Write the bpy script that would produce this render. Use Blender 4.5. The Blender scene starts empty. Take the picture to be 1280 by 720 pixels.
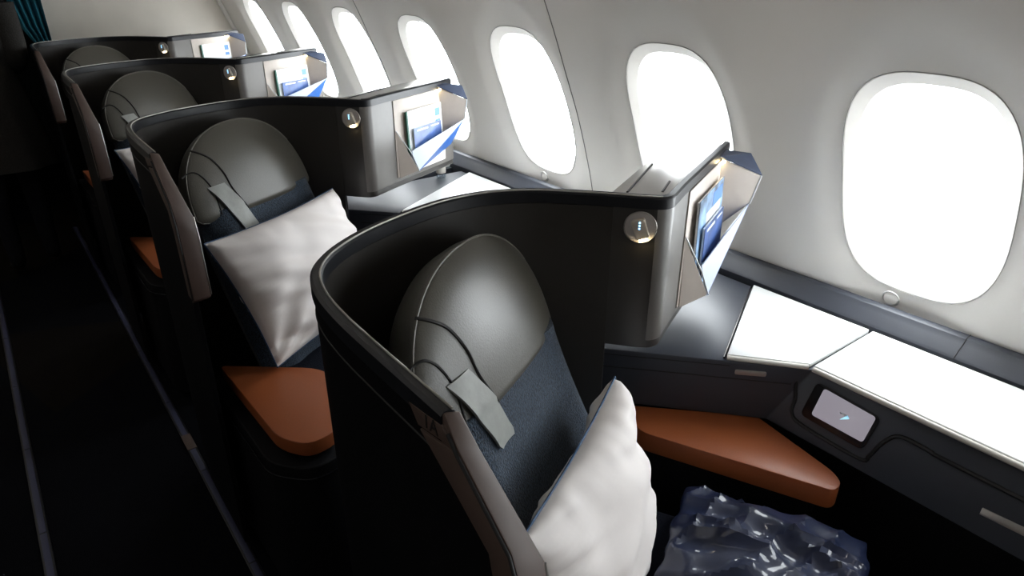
import bpy, bmesh, math, random
from mathutils import Vector, Matrix, noise

# ------------------------------------------------------------------ scene, camera, world, light
scn = bpy.context.scene
COL = scn.collection
scn.view_settings.view_transform = 'Standard'
scn.view_settings.look = 'None'
scn.view_settings.gamma = 1.0
scn.view_settings.use_curve_mapping = False
scn.view_settings.exposure = 0.0

cam_d = bpy.data.cameras.new('camera')
cam = bpy.data.objects.new('camera', cam_d)
COL.objects.link(cam)
cam_d.sensor_width = 36.0
cam_d.lens = 850.0 / 1280.0 * 36.0
cam_d.clip_start = 0.02
R3 = Matrix(((0.79395, 0.26309, -0.54811), (-0.60798, 0.34357, -0.71577), (0.0, 0.90152, 0.43273)))
cam.matrix_world = Matrix.Translation((0, 0, 1.58)) @ R3.to_4x4()
scn.camera = cam

world = bpy.data.worlds.new('overcast_sky')
scn.world = world
world.use_nodes = True
wb = world.node_tree.nodes['Background']
wb.inputs[0].default_value = (0.97, 0.985, 1.0, 1)
wb.inputs[1].default_value = 15.0

def area(name, loc, target, sx, sy, power, color, portal=False):
    d = bpy.data.lights.new(name, 'AREA')
    d.shape = 'RECTANGLE'; d.size = sx; d.size_y = sy
    d.energy = power; d.color = color
    o = bpy.data.objects.new(name, d); COL.objects.link(o)
    o.location = loc
    o.rotation_euler = (Vector(target) - Vector(loc)).to_track_quat('-Z', 'Y').to_euler()
    if portal: d.cycles.is_portal = True
    return o

PITCH = 1.25           # distance from one seat row to the next
WIN0, WINP = 0.594, 0.676
# sidewall wash lights under the overhead bins and the dim ceiling strip above the aisle
wash = area('sidewall_wash_light', (1.02, 2.0, 2.02), (1.6, 2.0, 1.30), 7.0, 0.10, 52, (1.0, 0.945, 0.87))
wash.data.spread = math.radians(125)
area('ceiling_wash_light', (-0.9, 2.0, 2.18), (-0.9, 2.0, 0.0), 0.5, 7.0, 9, (1.0, 0.93, 0.85))

# ------------------------------------------------------------------ materials
MAT = {}
def mat(name, col, rough=0.5, metal=0.0, spec=0.5, bump=0.0, scale=40.0, var=0.0, coat=0.0, emit=None, es=0.0, kind='noise', stretch=(1, 1, 1), sheen=0.0):
    m = bpy.data.materials.new(name); m.use_nodes = True
    nt = m.node_tree; b = nt.nodes['Principled BSDF']
    b.inputs['Base Color'].default_value = (*col, 1)
    b.inputs['Roughness'].default_value = rough
    b.inputs['Metallic'].default_value = metal
    b.inputs['Specular IOR Level'].default_value = spec
    b.inputs['Coat Weight'].default_value = coat
    b.inputs['Coat Roughness'].default_value = 0.08
    b.inputs['Sheen Weight'].default_value = sheen
    if emit:
        b.inputs['Emission Color'].default_value = (*emit, 1)
        b.inputs['Emission Strength'].default_value = es
    if bump or var:
        tc = nt.nodes.new('ShaderNodeTexCoord'); mp = nt.nodes.new('ShaderNodeMapping')
        mp.inputs['Scale'].default_value = stretch
        nt.links.new(tc.outputs['Object'], mp.inputs['Vector'])
        if kind == 'voronoi':
            t = nt.nodes.new('ShaderNodeTexVoronoi'); t.inputs['Scale'].default_value = scale; out = t.outputs['Distance']
        elif kind == 'wave':
            t = nt.nodes.new('ShaderNodeTexWave'); t.inputs['Scale'].default_value = scale
            t.inputs['Distortion'].default_value = 1.5; out = t.outputs['Fac']
        else:
            t = nt.nodes.new('ShaderNodeTexNoise'); t.inputs['Scale'].default_value = scale
            t.inputs['Detail'].default_value = 4; out = t.outputs['Fac']
        nt.links.new(mp.outputs['Vector'], t.inputs['Vector'])
        if bump:
            bp = nt.nodes.new('ShaderNodeBump'); bp.inputs['Strength'].default_value = bump; bp.inputs['Distance'].default_value = 0.004
            nt.links.new(out, bp.inputs['Height']); nt.links.new(bp.outputs['Normal'], b.inputs['Normal'])
        if var:
            rp = nt.nodes.new('ShaderNodeValToRGB')
            rp.color_ramp.elements[0].position = 0.3; rp.color_ramp.elements[1].position = 0.7
            rp.color_ramp.elements[0].color = (*[c * (1 - var) for c in col], 1)
            rp.color_ramp.elements[1].color = (*[min(1, c * (1 + var)) for c in col], 1)
            nt.links.new(out, rp.inputs[0]); nt.links.new(rp.outputs[0], b.inputs['Base Color'])
    MAT[name] = m
    return m

mat('wall_panel', (0.81, 0.785, 0.745), 0.75, spec=0.25, var=0.02, scale=3)
mat('ceiling_panel', (0.62, 0.60, 0.57), 0.6, var=0.02, scale=2)
mat('bulkhead', (0.80, 0.75, 0.67), 0.6, var=0.04, scale=6)
mat('reveal_line', (0.34, 0.33, 0.31), 0.8, var=0.05)
mat('seam', (0.20, 0.19, 0.18), 0.7, var=0.05)
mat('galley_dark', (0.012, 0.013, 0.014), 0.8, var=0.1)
mat('shell_inner', (0.031, 0.028, 0.025), 0.42, spec=0.35, bump=0.06, scale=500)
mat('wing_satin', (0.034, 0.031, 0.028), 0.40, spec=0.50, bump=0.04, scale=500)
mat('shell_outer', (0.0045, 0.0045, 0.0055), 0.6, spec=0.08, var=0.1)
mat('rim', (0.010, 0.011, 0.014), 0.38, spec=0.35, var=0.1)
mat('rim_line', (0.45, 0.43, 0.40), 0.35, metal=0.6, var=0.05)
mat('taupe', (0.082, 0.053, 0.043), 0.55, var=0.06, scale=20)
mat('groove', (0.006, 0.006, 0.007), 0.6, var=0.1)
mat('top_plate', (0.62, 0.62, 0.62), 0.22, metal=0.0, spec=0.8, var=0.03, scale=8)
mat('face_window_lit', (0.13, 0.122, 0.113), 0.40, metal=0.0, var=0.03)  # wing box surface with window light painted in as a lighter grey
mat('leather', (0.078, 0.073, 0.060), 0.36, spec=0.6, bump=0.10, scale=320, var=0.05)
mat('leather_seam', (0.012, 0.011, 0.010), 0.6, var=0.1)
mat('leather_piping', (0.16, 0.15, 0.13), 0.45, var=0.1)
mat('strap', (0.30, 0.31, 0.29), 0.5, bump=0.2, scale=60, var=0.06)
mat('fabric', (0.030, 0.046, 0.070), 0.9, bump=0.9, scale=330, var=0.75, sheen=0.15, stretch=(1, 1, 0.7))
mat('cushion', (0.008, 0.010, 0.018), 0.9, spec=0.15, bump=0.6, scale=260, var=0.3)
mat('orange', (0.25, 0.066, 0.019), 0.42, bump=0.08, scale=350, var=0.06)
mat('navy', (0.038, 0.043, 0.056), 0.42, spec=0.5, bump=0.03, scale=500, var=0.05)
mat('black', (0.004, 0.004, 0.005), 0.6, spec=0.12, var=0.1)
mat('gloss_black', (0.008, 0.008, 0.010), 0.2, var=0.1)
mat('table_white', (0.80, 0.81, 0.80), 0.35, var=0.01, scale=5)
mat('table_lip', (0.55, 0.53, 0.49), 0.45, var=0.02)
mat('metal', (0.40, 0.38, 0.36), 0.35, metal=0.7, var=0.05)
mat('screen', (0.10, 0.10, 0.11), 0.25, emit=(0.62, 0.57, 0.66), es=0.40, var=0.02)
mat('logo', (0.3, 0.7, 0.9), 0.4, emit=(0.45, 0.85, 1.0), es=0.9, var=0.02)
mat('pillow', (0.80, 0.75, 0.73), 0.62, bump=0.25, scale=14, var=0.02, sheen=0.1)
mat('piping', (0.035, 0.075, 0.16), 0.6, var=0.1)
mat('lamp_ring', (0.50, 0.47, 0.46), 0.45, metal=0.2, var=0.04)
mat('lamp_head', (0.58, 0.52, 0.44), 0.3, metal=0.3, var=0.04)
mat('lamp_glow', (1, 0.85, 0.55), 0.4, emit=(1.0, 0.80, 0.45), es=22.0, var=0.01)
mat('led_blue', (0.2, 0.5, 1.0), 0.4, emit=(0.25, 0.6, 1.0), es=5.0, var=0.01)
mat('pocket_beige', (0.56, 0.50, 0.45), 0.5, var=0.03)
mat('pocket_white', (0.44, 0.50, 0.60), 0.4, var=0.03)
mat('pocket_blue', (0.030, 0.110, 0.36), 0.35, var=0.06)
mat('pocket_roof', (0.050, 0.065, 0.11), 0.4, var=0.06)
mat('paper', (0.78, 0.82, 0.86), 0.4, var=0.03)
mat('green', (0.01, 0.10, 0.07), 0.5, var=0.05)
mat('cover_blue', (0.06, 0.12, 0.33), 0.35, var=0.6, scale=14)
mat('cover_dark', (0.03, 0.05, 0.06), 0.3, var=0.4, scale=16)
mat('cover_photo', (0.22, 0.34, 0.52), 0.3, var=0.9, scale=22)
mat('ink_white', (0.8, 0.83, 0.88), 0.5, var=0.02)
mat('ink_blue', (0.10, 0.25, 0.65), 0.5, var=0.02)
mat('strip', (0.040, 0.043, 0.085), 0.5, var=0.1, scale=10)
mat('strip_edge', (0.010, 0.010, 0.012), 0.4, var=0.1)
mat('curtain', (0.012, 0.15, 0.22), 0.8, bump=0.3, scale=120, var=0.1)
mat('coat', (0.030, 0.028, 0.026), 0.9, spec=0.1, bump=0.4, scale=180, var=0.2)
mat('trousers', (0.010, 0.010, 0.013), 0.9, spec=0.1, var=0.2)
mat('shoe', (0.006, 0.006, 0.006), 0.35, var=0.1)
mat('skin', (0.42, 0.25, 0.18), 0.5, var=0.05)
mat('hair', (0.02, 0.014, 0.010), 0.5, var=0.2)
mat('bottle_label', (0.70, 0.66, 0.60), 0.5, var=0.05)
mat('bottle_yellow', (0.75, 0.50, 0.06), 0.5, var=0.05)
mat('pane_frame', (0.60, 0.60, 0.58), 0.5, var=0.02)

def glass_mat(name, tint, mixv):
    m = bpy.data.materials.new(name); m.use_nodes = True
    nt = m.node_tree; nt.nodes.clear()
    o = nt.nodes.new('ShaderNodeOutputMaterial'); mx = nt.nodes.new('ShaderNodeMixShader')
    t = nt.nodes.new('ShaderNodeBsdfTransparent'); g = nt.nodes.new('ShaderNodeBsdfGlossy')
    t.inputs[0].default_value = (*tint, 1); g.inputs['Roughness'].default_value = 0.05
    mx.inputs[0].default_value = mixv
    nt.links.new(t.outputs[0], mx.inputs[1]); nt.links.new(g.outputs[0], mx.inputs[2]); nt.links.new(mx.outputs[0], o.inputs[0])
    MAT[name] = m
glass_mat('pane', (0.97, 0.99, 1.0), 0.05)
glass_mat('bottle_plastic', (0.80, 0.86, 0.90), 0.15)

def carpet():
    m = mat('carpet', (0.012, 0.012, 0.015), 0.95, bump=0.6, scale=420, spec=0.04)
    nt = m.node_tree; b = nt.nodes['Principled BSDF']
    tc = nt.nodes.new('ShaderNodeTexCoord'); v = nt.nodes.new('ShaderNodeTexVoronoi')
    v.inputs['Scale'].default_value = 1.1
    n = nt.nodes.new('ShaderNodeValToRGB'); n.color_ramp.interpolation = 'CONSTANT'
    n.color_ramp.elements[0].color = (0.0045, 0.0048, 0.0065, 1)
    n.color_ramp.elements[1].position = 0.55; n.color_ramp.elements[1].color = (0.0085, 0.0070, 0.0060, 1)
    nt.links.new(tc.outputs['Object'], v.inputs['Vector']); nt.links.new(v.outputs['Color'], n.inputs[0])
    nt.links.new(n.outputs[0], b.inputs['Base Color'])
carpet()

# wrapped blanket: navy knit under crinkled clear film
m = mat('blanket_film', (0.006, 0.011, 0.036), 0.5, spec=0.25, coat=0.6, bump=0.25, scale=9, var=0.3, stretch=(1.6, 0.8, 1))
m.node_tree.nodes['Principled BSDF'].inputs['Coat Roughness'].default_value = 0.03

# ------------------------------------------------------------------ helpers
def props(o, label=None, cat=None, group=None, kind=None):
    if label: o['label'] = label
    if cat: o['category'] = cat
    if group: o['group'] = group
    if kind: o['kind'] = kind
    return o

def origin(o):
    p = Vector((0, 0, 0))
    while o is not None:
        p += o.location; o = o.parent
    return p

def mk(name, verts, faces, material, parent=None, smooth=35, shift=None):
    me = bpy.data.meshes.new(name)
    me.from_pydata([tuple(v) for v in verts], [], faces)
    return fin(name, me, material, parent, smooth)

def fin(name, me, material, parent=None, smooth=35):
    me.update()
    bm = bmesh.new(); bm.from_mesh(me)
    bmesh.ops.recalc_face_normals(bm, faces=bm.faces)
    bm.to_mesh(me); bm.free()
    if parent is not None:
        me.transform(Matrix.Translation(-origin(parent)))
    if material: me.materials.append(MAT[material])
    if smooth:
        me.polygons.foreach_set('use_smooth', [True] * len(me.polygons))
        me.set_sharp_from_angle(angle=math.radians(smooth))
    o = bpy.data.objects.new(name, me); COL.objects.link(o)
    o.parent = parent
    return o

def from_bm(name, bm, material, parent=None, smooth=35):
    me = bpy.data.meshes.new(name); bm.to_mesh(me); bm.free()
    return fin(name, me, material, parent, smooth)

def root(name, loc, label, cat, group=None):
    e = bpy.data.objects.new(name, None); COL.objects.link(e)
    e.empty_display_size = 0.1; e.location = loc
    return props(e, label, cat, group)

def slab_bm(poly, thick, bevel=0.0, seg=2):
    """polygon (3D points, planar) extruded by vector thick, all edges bevelled"""
    bm = bmesh.new()
    a = [bm.verts.new(p) for p in poly]
    b = [bm.verts.new(Vector(p) + Vector(thick)) for p in poly]
    n = len(poly)
    bm.faces.new(a[::-1]); bm.faces.new(b)
    for i in range(n):
        bm.faces.new((a[i], a[(i + 1) % n], b[(i + 1) % n], b[i]))
    bmesh.ops.recalc_face_normals(bm, faces=bm.faces)
    if bevel > 0:
        es = [e for e in bm.edges if e.is_manifold and e.calc_face_angle() > math.radians(25)]
        bmesh.ops.bevel(bm, geom=es, offset=bevel, segments=seg, profile=0.5, affect='EDGES', clamp_overlap=True)
    return bm

def prism(name, poly, z0, z1, material, parent, bevel=0.004, seg=2):
    return from_bm(name, slab_bm([(x, y, z0) for x, y in poly], (0, 0, z1 - z0), bevel, seg), material, parent)

def round_poly(poly, r, seg=4):
    """round the corners of a 2D polygon; r may be a list"""
    out = []; n = len(poly)
    for i in range(n):
        p = Vector(poly[i]); a = Vector(poly[i - 1]); b = Vector(poly[(i + 1) % n])
        rr = r[i] if isinstance(r, (list, tuple)) else r
        if rr <= 0: out.append(tuple(p)); continue
        d1 = (a - p).normalized(); d2 = (b - p).normalized()
        k = min(rr, 0.45 * (a - p).length, 0.45 * (b - p).length)
        s = p + d1 * k; e = p + d2 * k
        for j in range(seg + 1):
            t = j / seg
            q = s * (1 - t) ** 2 + p * 2 * t * (1 - t) + e * t * t
            out.append(tuple(q))
    return out

def catmull(pts, sub=6):
    P = [Vector(p) for p in pts]; out = []
    for i in range(len(P) - 1):
        p0 = P[max(i - 1, 0)]; p1 = P[i]; p2 = P[i + 1]; p3 = P[min(i + 2, len(P) - 1)]
        for j in range(sub):
            t = j / sub
            out.append(0.5 * ((2 * p1) + (p2 - p0) * t + (2 * p0 - 5 * p1 + 4 * p2 - p3) * t * t + (3 * p1 - p0 - 3 * p2 + p3) * t ** 3))
    out.append(P[-1].copy())
    return out

def tube(name, pts, r, material, parent, closed=False, n=6):
    P = [Vector(p) for p in pts]; m = len(P); V = []; F = []
    for i, p in enumerate(P):
        a = P[(i - 1) % m] if (closed or i > 0) else p
        b = P[(i + 1) % m] if (closed or i < m - 1) else p
        t = (b - a).normalized()
        u = t.cross(Vector((0, 0, 1)))
        if u.length < 0.05: u = t.cross(Vector((1, 0, 0)))
        u.normalize(); w = t.cross(u)
        for k in range(n):
            an = 2 * math.pi * k / n
            V.append(p + (u * math.cos(an) + w * math.sin(an)) * r)
    for i in range(m if closed else m - 1):
        j = (i + 1) % m
        for k in range(n):
            F.append((i * n + k, i * n + (k + 1) % n, j * n + (k + 1) % n, j * n + k))
    if not closed:
        F.append(tuple(range(n))[::-1]); F.append(tuple((m - 1) * n + k for k in range(n)))
    return mk(name, V, F, material, parent, 60)

def sweep(name, path2, prof, material, parent, flip=1, closed_prof=True, smooth=40):
    """sweep a profile of (outward offset, z) along a plan path; outward is to the left of travel (x flip)"""
    V = []; F = []; m = len(path2); n = len(prof)
    for i, p in enumerate(path2):
        a = path2[max(i - 1, 0)]; b = path2[min(i + 1, m - 1)]
        t = Vector((b[0] - a[0], b[1] - a[1])).normalized()
        nn = Vector((-t.y, t.x)) * flip
        pr = prof(i) if callable(prof) else prof
        n = len(pr)
        for o, z in pr: V.append((p[0] + nn.x * o, p[1] + nn.y * o, z))
    for i in range(m - 1):
        for k in range(n):
            F.append((i * n + k, i * n + (k + 1) % n, (i + 1) * n + (k + 1) % n, (i + 1) * n + k))
    F.append(tuple(range(n))); F.append(tuple((m - 1) * n + k for k in range(n))[::-1])
    return mk(name, V, F, material, parent, smooth)

def disc(name, c, nrm, r, h, material, parent, n=32, bevel=0.0):
    nrm = Vector(nrm).normalized(); u = nrm.orthogonal().normalized(); w = nrm.cross(u)
    poly = [Vector(c) + (u * math.cos(2 * math.pi * k / n) + w * math.sin(2 * math.pi * k / n)) * r for k in range(n)]
    return from_bm(name, slab_bm(poly, nrm * h, bevel, 2), material, parent, 30)

def copy_tree(o, parent=None, dy=0.0):
    c = o.copy(); COL.objects.link(c); c.parent = parent
    if parent is None: c.location = o.location + Vector((0, dy, 0))
    for ch in list(o.children): copy_tree(ch, c)
    return c

# ------------------------------------------------------------------ the cabin shell
def prof_x(z):
    T = [(-0.05, 1.60), (0.5, 1.70), (0.8, 1.668), (0.9, 1.643), (1.0, 1.612), (1.14, 1.560), (1.37, 1.465), (1.48, 1.415), (1.62, 1.345), (1.80, 1.22), (1.95, 1.05), (2.2, 0.70)]
    for (a, xa), (b, xb) in zip(T, T[1:]):
        if z <= b:
            t = (z - a) / (b - a); return xa + (xb - xa) * t
    return T[-1][1]
def px(z):   # softened profile
    return (prof_x(z - 0.04) + 2 * prof_x(z) + prof_x(z + 0.04)) / 4
ZC = 1.115
def recess(dy, dz):
    q = math.sqrt((dy / 0.275) ** 2 + (dz / 0.42) ** 2)
    t = max(0.0, min(1.0, (1.0 - q) / 0.36))
    return 0.026 * t * t * (3 - 2 * t)
def wpt(yc, dy, dz, extra=0.0):
    z = ZC + dz
    return (px(z) + recess(dy, dz) + extra, yc + dy, z)
def sup(ang, hw, hh, n=3.0):
    c, s = math.cos(ang), math.sin(ang)
    r = (abs(c / hw) ** n + abs(s / hh) ** n) ** (-1 / n)
    return r * c, r * s
ZB, ZT = 0.70, 1.62
HW = WINP / 2
per = []
NY, NZ = 20, 30
for i in range(NY): per.append((-HW + 2 * HW * i / NY, ZB - ZC))
for i in range(NZ): per.append((HW, ZB + (ZT - ZB) * i / NZ - ZC))
for i in range(NY): per.append((HW - 2 * HW * i / NY, ZT - ZC))
for i in range(NZ): per.append((-HW, ZT - (ZT - ZB) * i / NZ - ZC))
NP = len(per)

def wall_mesh(ks, ylo, yhi):
    V = []; F = []
    def rings(yc):
        R = []
        angs = [math.atan2(z, y) for y, z in per]
        oA = [sup(a, 0.186, 0.270) for a in angs]
        M = 12
        for j in range(M + 1):
            t = (j / M) ** 0.85
            R.append([wpt(yc, p[0] * (1 - t) + q[0] * t, p[1] * (1 - t) + q[1] * t) for p, q in zip(per, oA)])
        R.append([wpt(yc, *sup(a, 0.1855, 0.2695), 0.004) for a in angs])
        R.append([wpt(yc, *sup(a, 0.1835, 0.2675), 0.004) for a in angs])
        R.append([wpt(yc, *sup(a, 0.1825, 0.2665), 0.001) for a in angs])
        R.append([wpt(yc, *sup(a, 0.162, 0.243), 0.018) for a in angs])
        R.append([wpt(yc, *sup(a, 0.160, 0.240), 0.050) for a in angs])
        R.append([wpt(yc, *sup(a, 0.164, 0.245), 0.075) for a in angs])
        return R
    for k in ks:
        for_j = rings(WIN0 + WINP * k); base = len(V)
        for r in for_j: V.extend(r)
        for j in range(len(for_j) - 1):
            for i in range(NP):
                i2 = (i + 1) % NP
                F.append((base + j * NP + i, base + j * NP + i2, base + (j + 1) * NP + i2, base + (j + 1) * NP + i))
    def band(zs, ys):
        base = len(V); n = len(ys)
        for z in zs:
            for y in ys: V.append((px(z), y, z))
        for a in range(len(zs) - 1):
            for b in range(n - 1):
                F.append((base + a * n + b, base + a * n + b + 1, base + (a + 1) * n + b + 1, base + (a + 1) * n + b))
    y0 = WIN0 + WINP * ks[0] - HW; y1 = WIN0 + WINP * ks[-1] + HW
    band([0.0, 0.25, 0.5, 0.6, ZB], [y0, y1])
    band([ZT, 1.68, 1.74, 1.8, 1.86, 1.92, 1.98, 2.05, 2.12, 2.2], [y0, y1])
    zs = [0, 0.3, 0.5, 0.7] + [0.7 + 0.05 * i for i in range(1, 31)]
    band(zs, [ylo, y0]); band(zs, [y1, yhi])
    return V, F
KS = list(range(-3, 7))
YB = 5.22      # rear bulkhead
YF = -2.2      # front bulkhead, behind the camera
V, F = wall_mesh(KS, YF, YB)
wr = mk('wall_right', V, F, 'wall_panel', None, 25); wr['kind'] = 'structure'
XM = -1.90     # mirror line: the far side of the cabin
zs = [0.05 * j for j in range(45)]
VL = [(XM - px(z), y, z) for z in zs for y in (YF, YB)]
FL = [(2 * j, 2 * j + 1, 2 * j + 3, 2 * j + 2) for j in range(44)]
wl = mk('wall_left', VL, FL, 'wall_panel', None, 25); wl['kind'] = 'structure'
for i, o in enumerate((wr, wl)):
    s = 1 if i == 0 else -1
    for ys in (-1.03, 0.33, 1.69, 3.05, 4.41):
        pts = []
        for j in range(40):
            z = 0.82 + j * (1.6 - 0.82) / 39
            k = round((ys - WIN0) / WINP)
            x = px(z) + (recess(ys - (WIN0 + WINP * k), z - ZC) if s > 0 else 0) - 0.0005
            pts.append((x if s > 0 else XM - x, ys, z))
        tube('panel_joint', pts, 0.0016, 'seam', o)

# window panes with their dimmer buttons
for n, k in enumerate(KS):
    yc = WIN0 + WINP * k
    C = wpt(yc, 0, 0, 0.06)
    ring = [wpt(yc, *sup(2 * math.pi * j / 64, 0.163, 0.244), 0.06) for j in range(64)]
    ring2 = [(x + 0.006, y, z) for x, y, z in ring]
    Vp = [C] + ring + [(C[0] + 0.006, C[1], C[2])] + ring2
    Fp = []
    for j in range(64):
        j2 = (j + 1) % 64
        Fp += [(0, 1 + j, 1 + j2), (65, 66 + j2, 66 + j), (1 + j, 66 + j, 66 + j2, 1 + j2)]
    w = mk('window_%d' % (n + 1), Vp, Fp, 'pane', None, 40); w['kind'] = 'structure'
    tube('window_gasket', [wpt(yc, *sup(2 * math.pi * j / 64, 0.1615, 0.2415), 0.055) for j in range(64)], 0.003, 'pane_frame', w, closed=True)
    tube('reveal_joint', [wpt(yc, *sup(2 * math.pi * j / 72, 0.1845, 0.2685), -0.0002) for j in range(72)], 0.0011, 'reveal_line', w, closed=True)
    zb = 0.818; xb = px(zb) + recess(0, zb - ZC)
    disc('dimmer_button', (xb + 0.002, yc + 0.04, zb), (-0.95, 0, 0.3), 0.018, 0.006, 'wall_panel', w, 28, 0.002)
    tube('button_ring', [(xb - 0.004 - 0.3 * 0.02 * math.sin(t), yc + 0.04 + 0.020 * math.cos(t), zb + 0.02 * math.sin(t)) for t in [2 * math.pi * j / 28 for j in range(28)]], 0.0018, 'pane_frame', w, closed=True)
    tilt = Vector((-0.92, 0, -0.38))
    cpt = Vector(C) + Vector((0.03, 0, 0))
    area('window_portal', cpt, cpt + tilt, 0.31, 0.52, 1, (1, 1, 1), True)

def quad_struct(name, pts, thick, material):
    o = from_bm(name, slab_bm(pts, thick), material); o['kind'] = 'structure'; return o
XL = XM - 1.75
floor = quad_struct('floor', [(XL, YF, 0), (1.75, YF, 0), (1.75, 7.2, 0), (XL, 7.2, 0)], (0, 0, -0.05), 'carpet')
quad_struct('ceiling', [(XM - 0.72, YF, 2.2), (0.72, YF, 2.2), (0.72, 7.2, 2.2), (XM - 0.72, 7.2, 2.2)], (0, 0, 0.05), 'ceiling_panel')
quad_struct('wall_front', [(XL, YF, 0), (1.75, YF, 0), (1.75, YF, 2.25), (XL, YF, 2.25)], (0, -0.05, 0), 'bulkhead')
quad_struct('wall_back', [(0.44, YB, 0), (1.75, YB, 0), (1.75, YB, 2.25), (0.44, YB, 2.25)], (0, 0.05, 0), 'bulkhead')
quad_struct('wall_back_inner', [(XL, YB, 0), (-0.36, YB, 0), (-0.36, YB, 2.25), (XL, YB, 2.25)], (0, 0.05, 0), 'bulkhead')
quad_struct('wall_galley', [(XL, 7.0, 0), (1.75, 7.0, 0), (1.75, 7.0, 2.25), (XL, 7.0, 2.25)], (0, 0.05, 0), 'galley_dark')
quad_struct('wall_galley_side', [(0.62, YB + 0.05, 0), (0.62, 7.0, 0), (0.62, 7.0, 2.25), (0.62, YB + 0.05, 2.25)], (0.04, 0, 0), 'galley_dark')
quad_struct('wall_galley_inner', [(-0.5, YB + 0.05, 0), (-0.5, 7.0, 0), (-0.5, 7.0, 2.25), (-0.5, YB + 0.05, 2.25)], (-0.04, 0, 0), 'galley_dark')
# trim where the sidewall meets the rear bulkhead
t = sweep('trim_1', [(0, 0), (1, 0)], [(0, 0), (0.01, 0)], 'wall_panel', None); bpy.data.objects.remove(t)
pts = [(px(0.8 + 0.02 * j) - 0.012, YB - 0.02, 0.8 + 0.02 * j) for j in range(60)]
t = tube('trim_1', pts, 0.016, 'wall_panel', None); t['kind'] = 'structure'

# dark ledge that runs along the sidewall above the consoles
prof = [(1.598, 0.70), (1.598, 0.768), (1.603, 0.774), (1.632, 0.792), (1.642, 0.803), (1.650, 0.806), (1.664, 0.806), (1.664, 0.70)]
V = []; F = []
for y in (YF + 0.02, 0.33, YB - 0.02):
    V += [(x, y, z) for x, z in prof]
n = len(prof)
for i in range(2):
    for k in range(n): F.append((i * n + k, i * n + (k + 1) % n, (i + 1) * n + (k + 1) % n, (i + 1) * n + k))
F += [tuple(range(n)), tuple(range(2 * n, 3 * n))]
t = mk('trim_2', V, F, 'navy', None, 25); t['kind'] = 'structure'
for ys in (0.44, 1.69, 2.94, 4.19):
    tube('ledge_joint', [(x - 0.0006, ys, z + 0.0006) for x, z in prof[1:7]], 0.0012, 'groove', t)

# floor path strips along both edges of the aisle
for i, x in enumerate((0.275, -0.196)):
    t = prism('trim_%d' % (3 + i), [(x - 0.015, YF + 0.1), (x + 0.015, YF + 0.1), (x + 0.015, 5.1), (x - 0.015, 5.1)], 0.0, 0.005, 'strip_edge', None, 0.002)
    t['kind'] = 'structure'
    y = -1.9; j = 0
    while y < 5.0:
        L = 0.5
        prism('strip_insert', [(x - 0.009, y + 0.003), (x + 0.009, y + 0.003), (x + 0.009, y + L - 0.003), (x - 0.009, y + L - 0.003)], 0.0035, 0.0065, 'strip', t, 0.001)
        y += L; j += 1
    if i == 0:
        prism('strip_glint', [(x - 0.016, 2.24), (x + 0.016, 2.24), (x + 0.016, 2.34), (x - 0.016, 2.34)], 0.005, 0.009, 'taupe', t, 0.002)  # added plate standing in for a small glint on the strip

# ------------------------------------------------------------------ seat frame of reference
TH = math.radians(28)
LV = Vector((math.cos(TH), math.sin(TH), 0))       # towards the window
DV = Vector((math.sin(TH), -math.cos(TH), 0))      # the way the seat faces
C0 = Vector((0.61, 0.83, 0))
def S(a, b, z): return C0 + LV * a + DV * b + Vector((0, 0, z))

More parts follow.
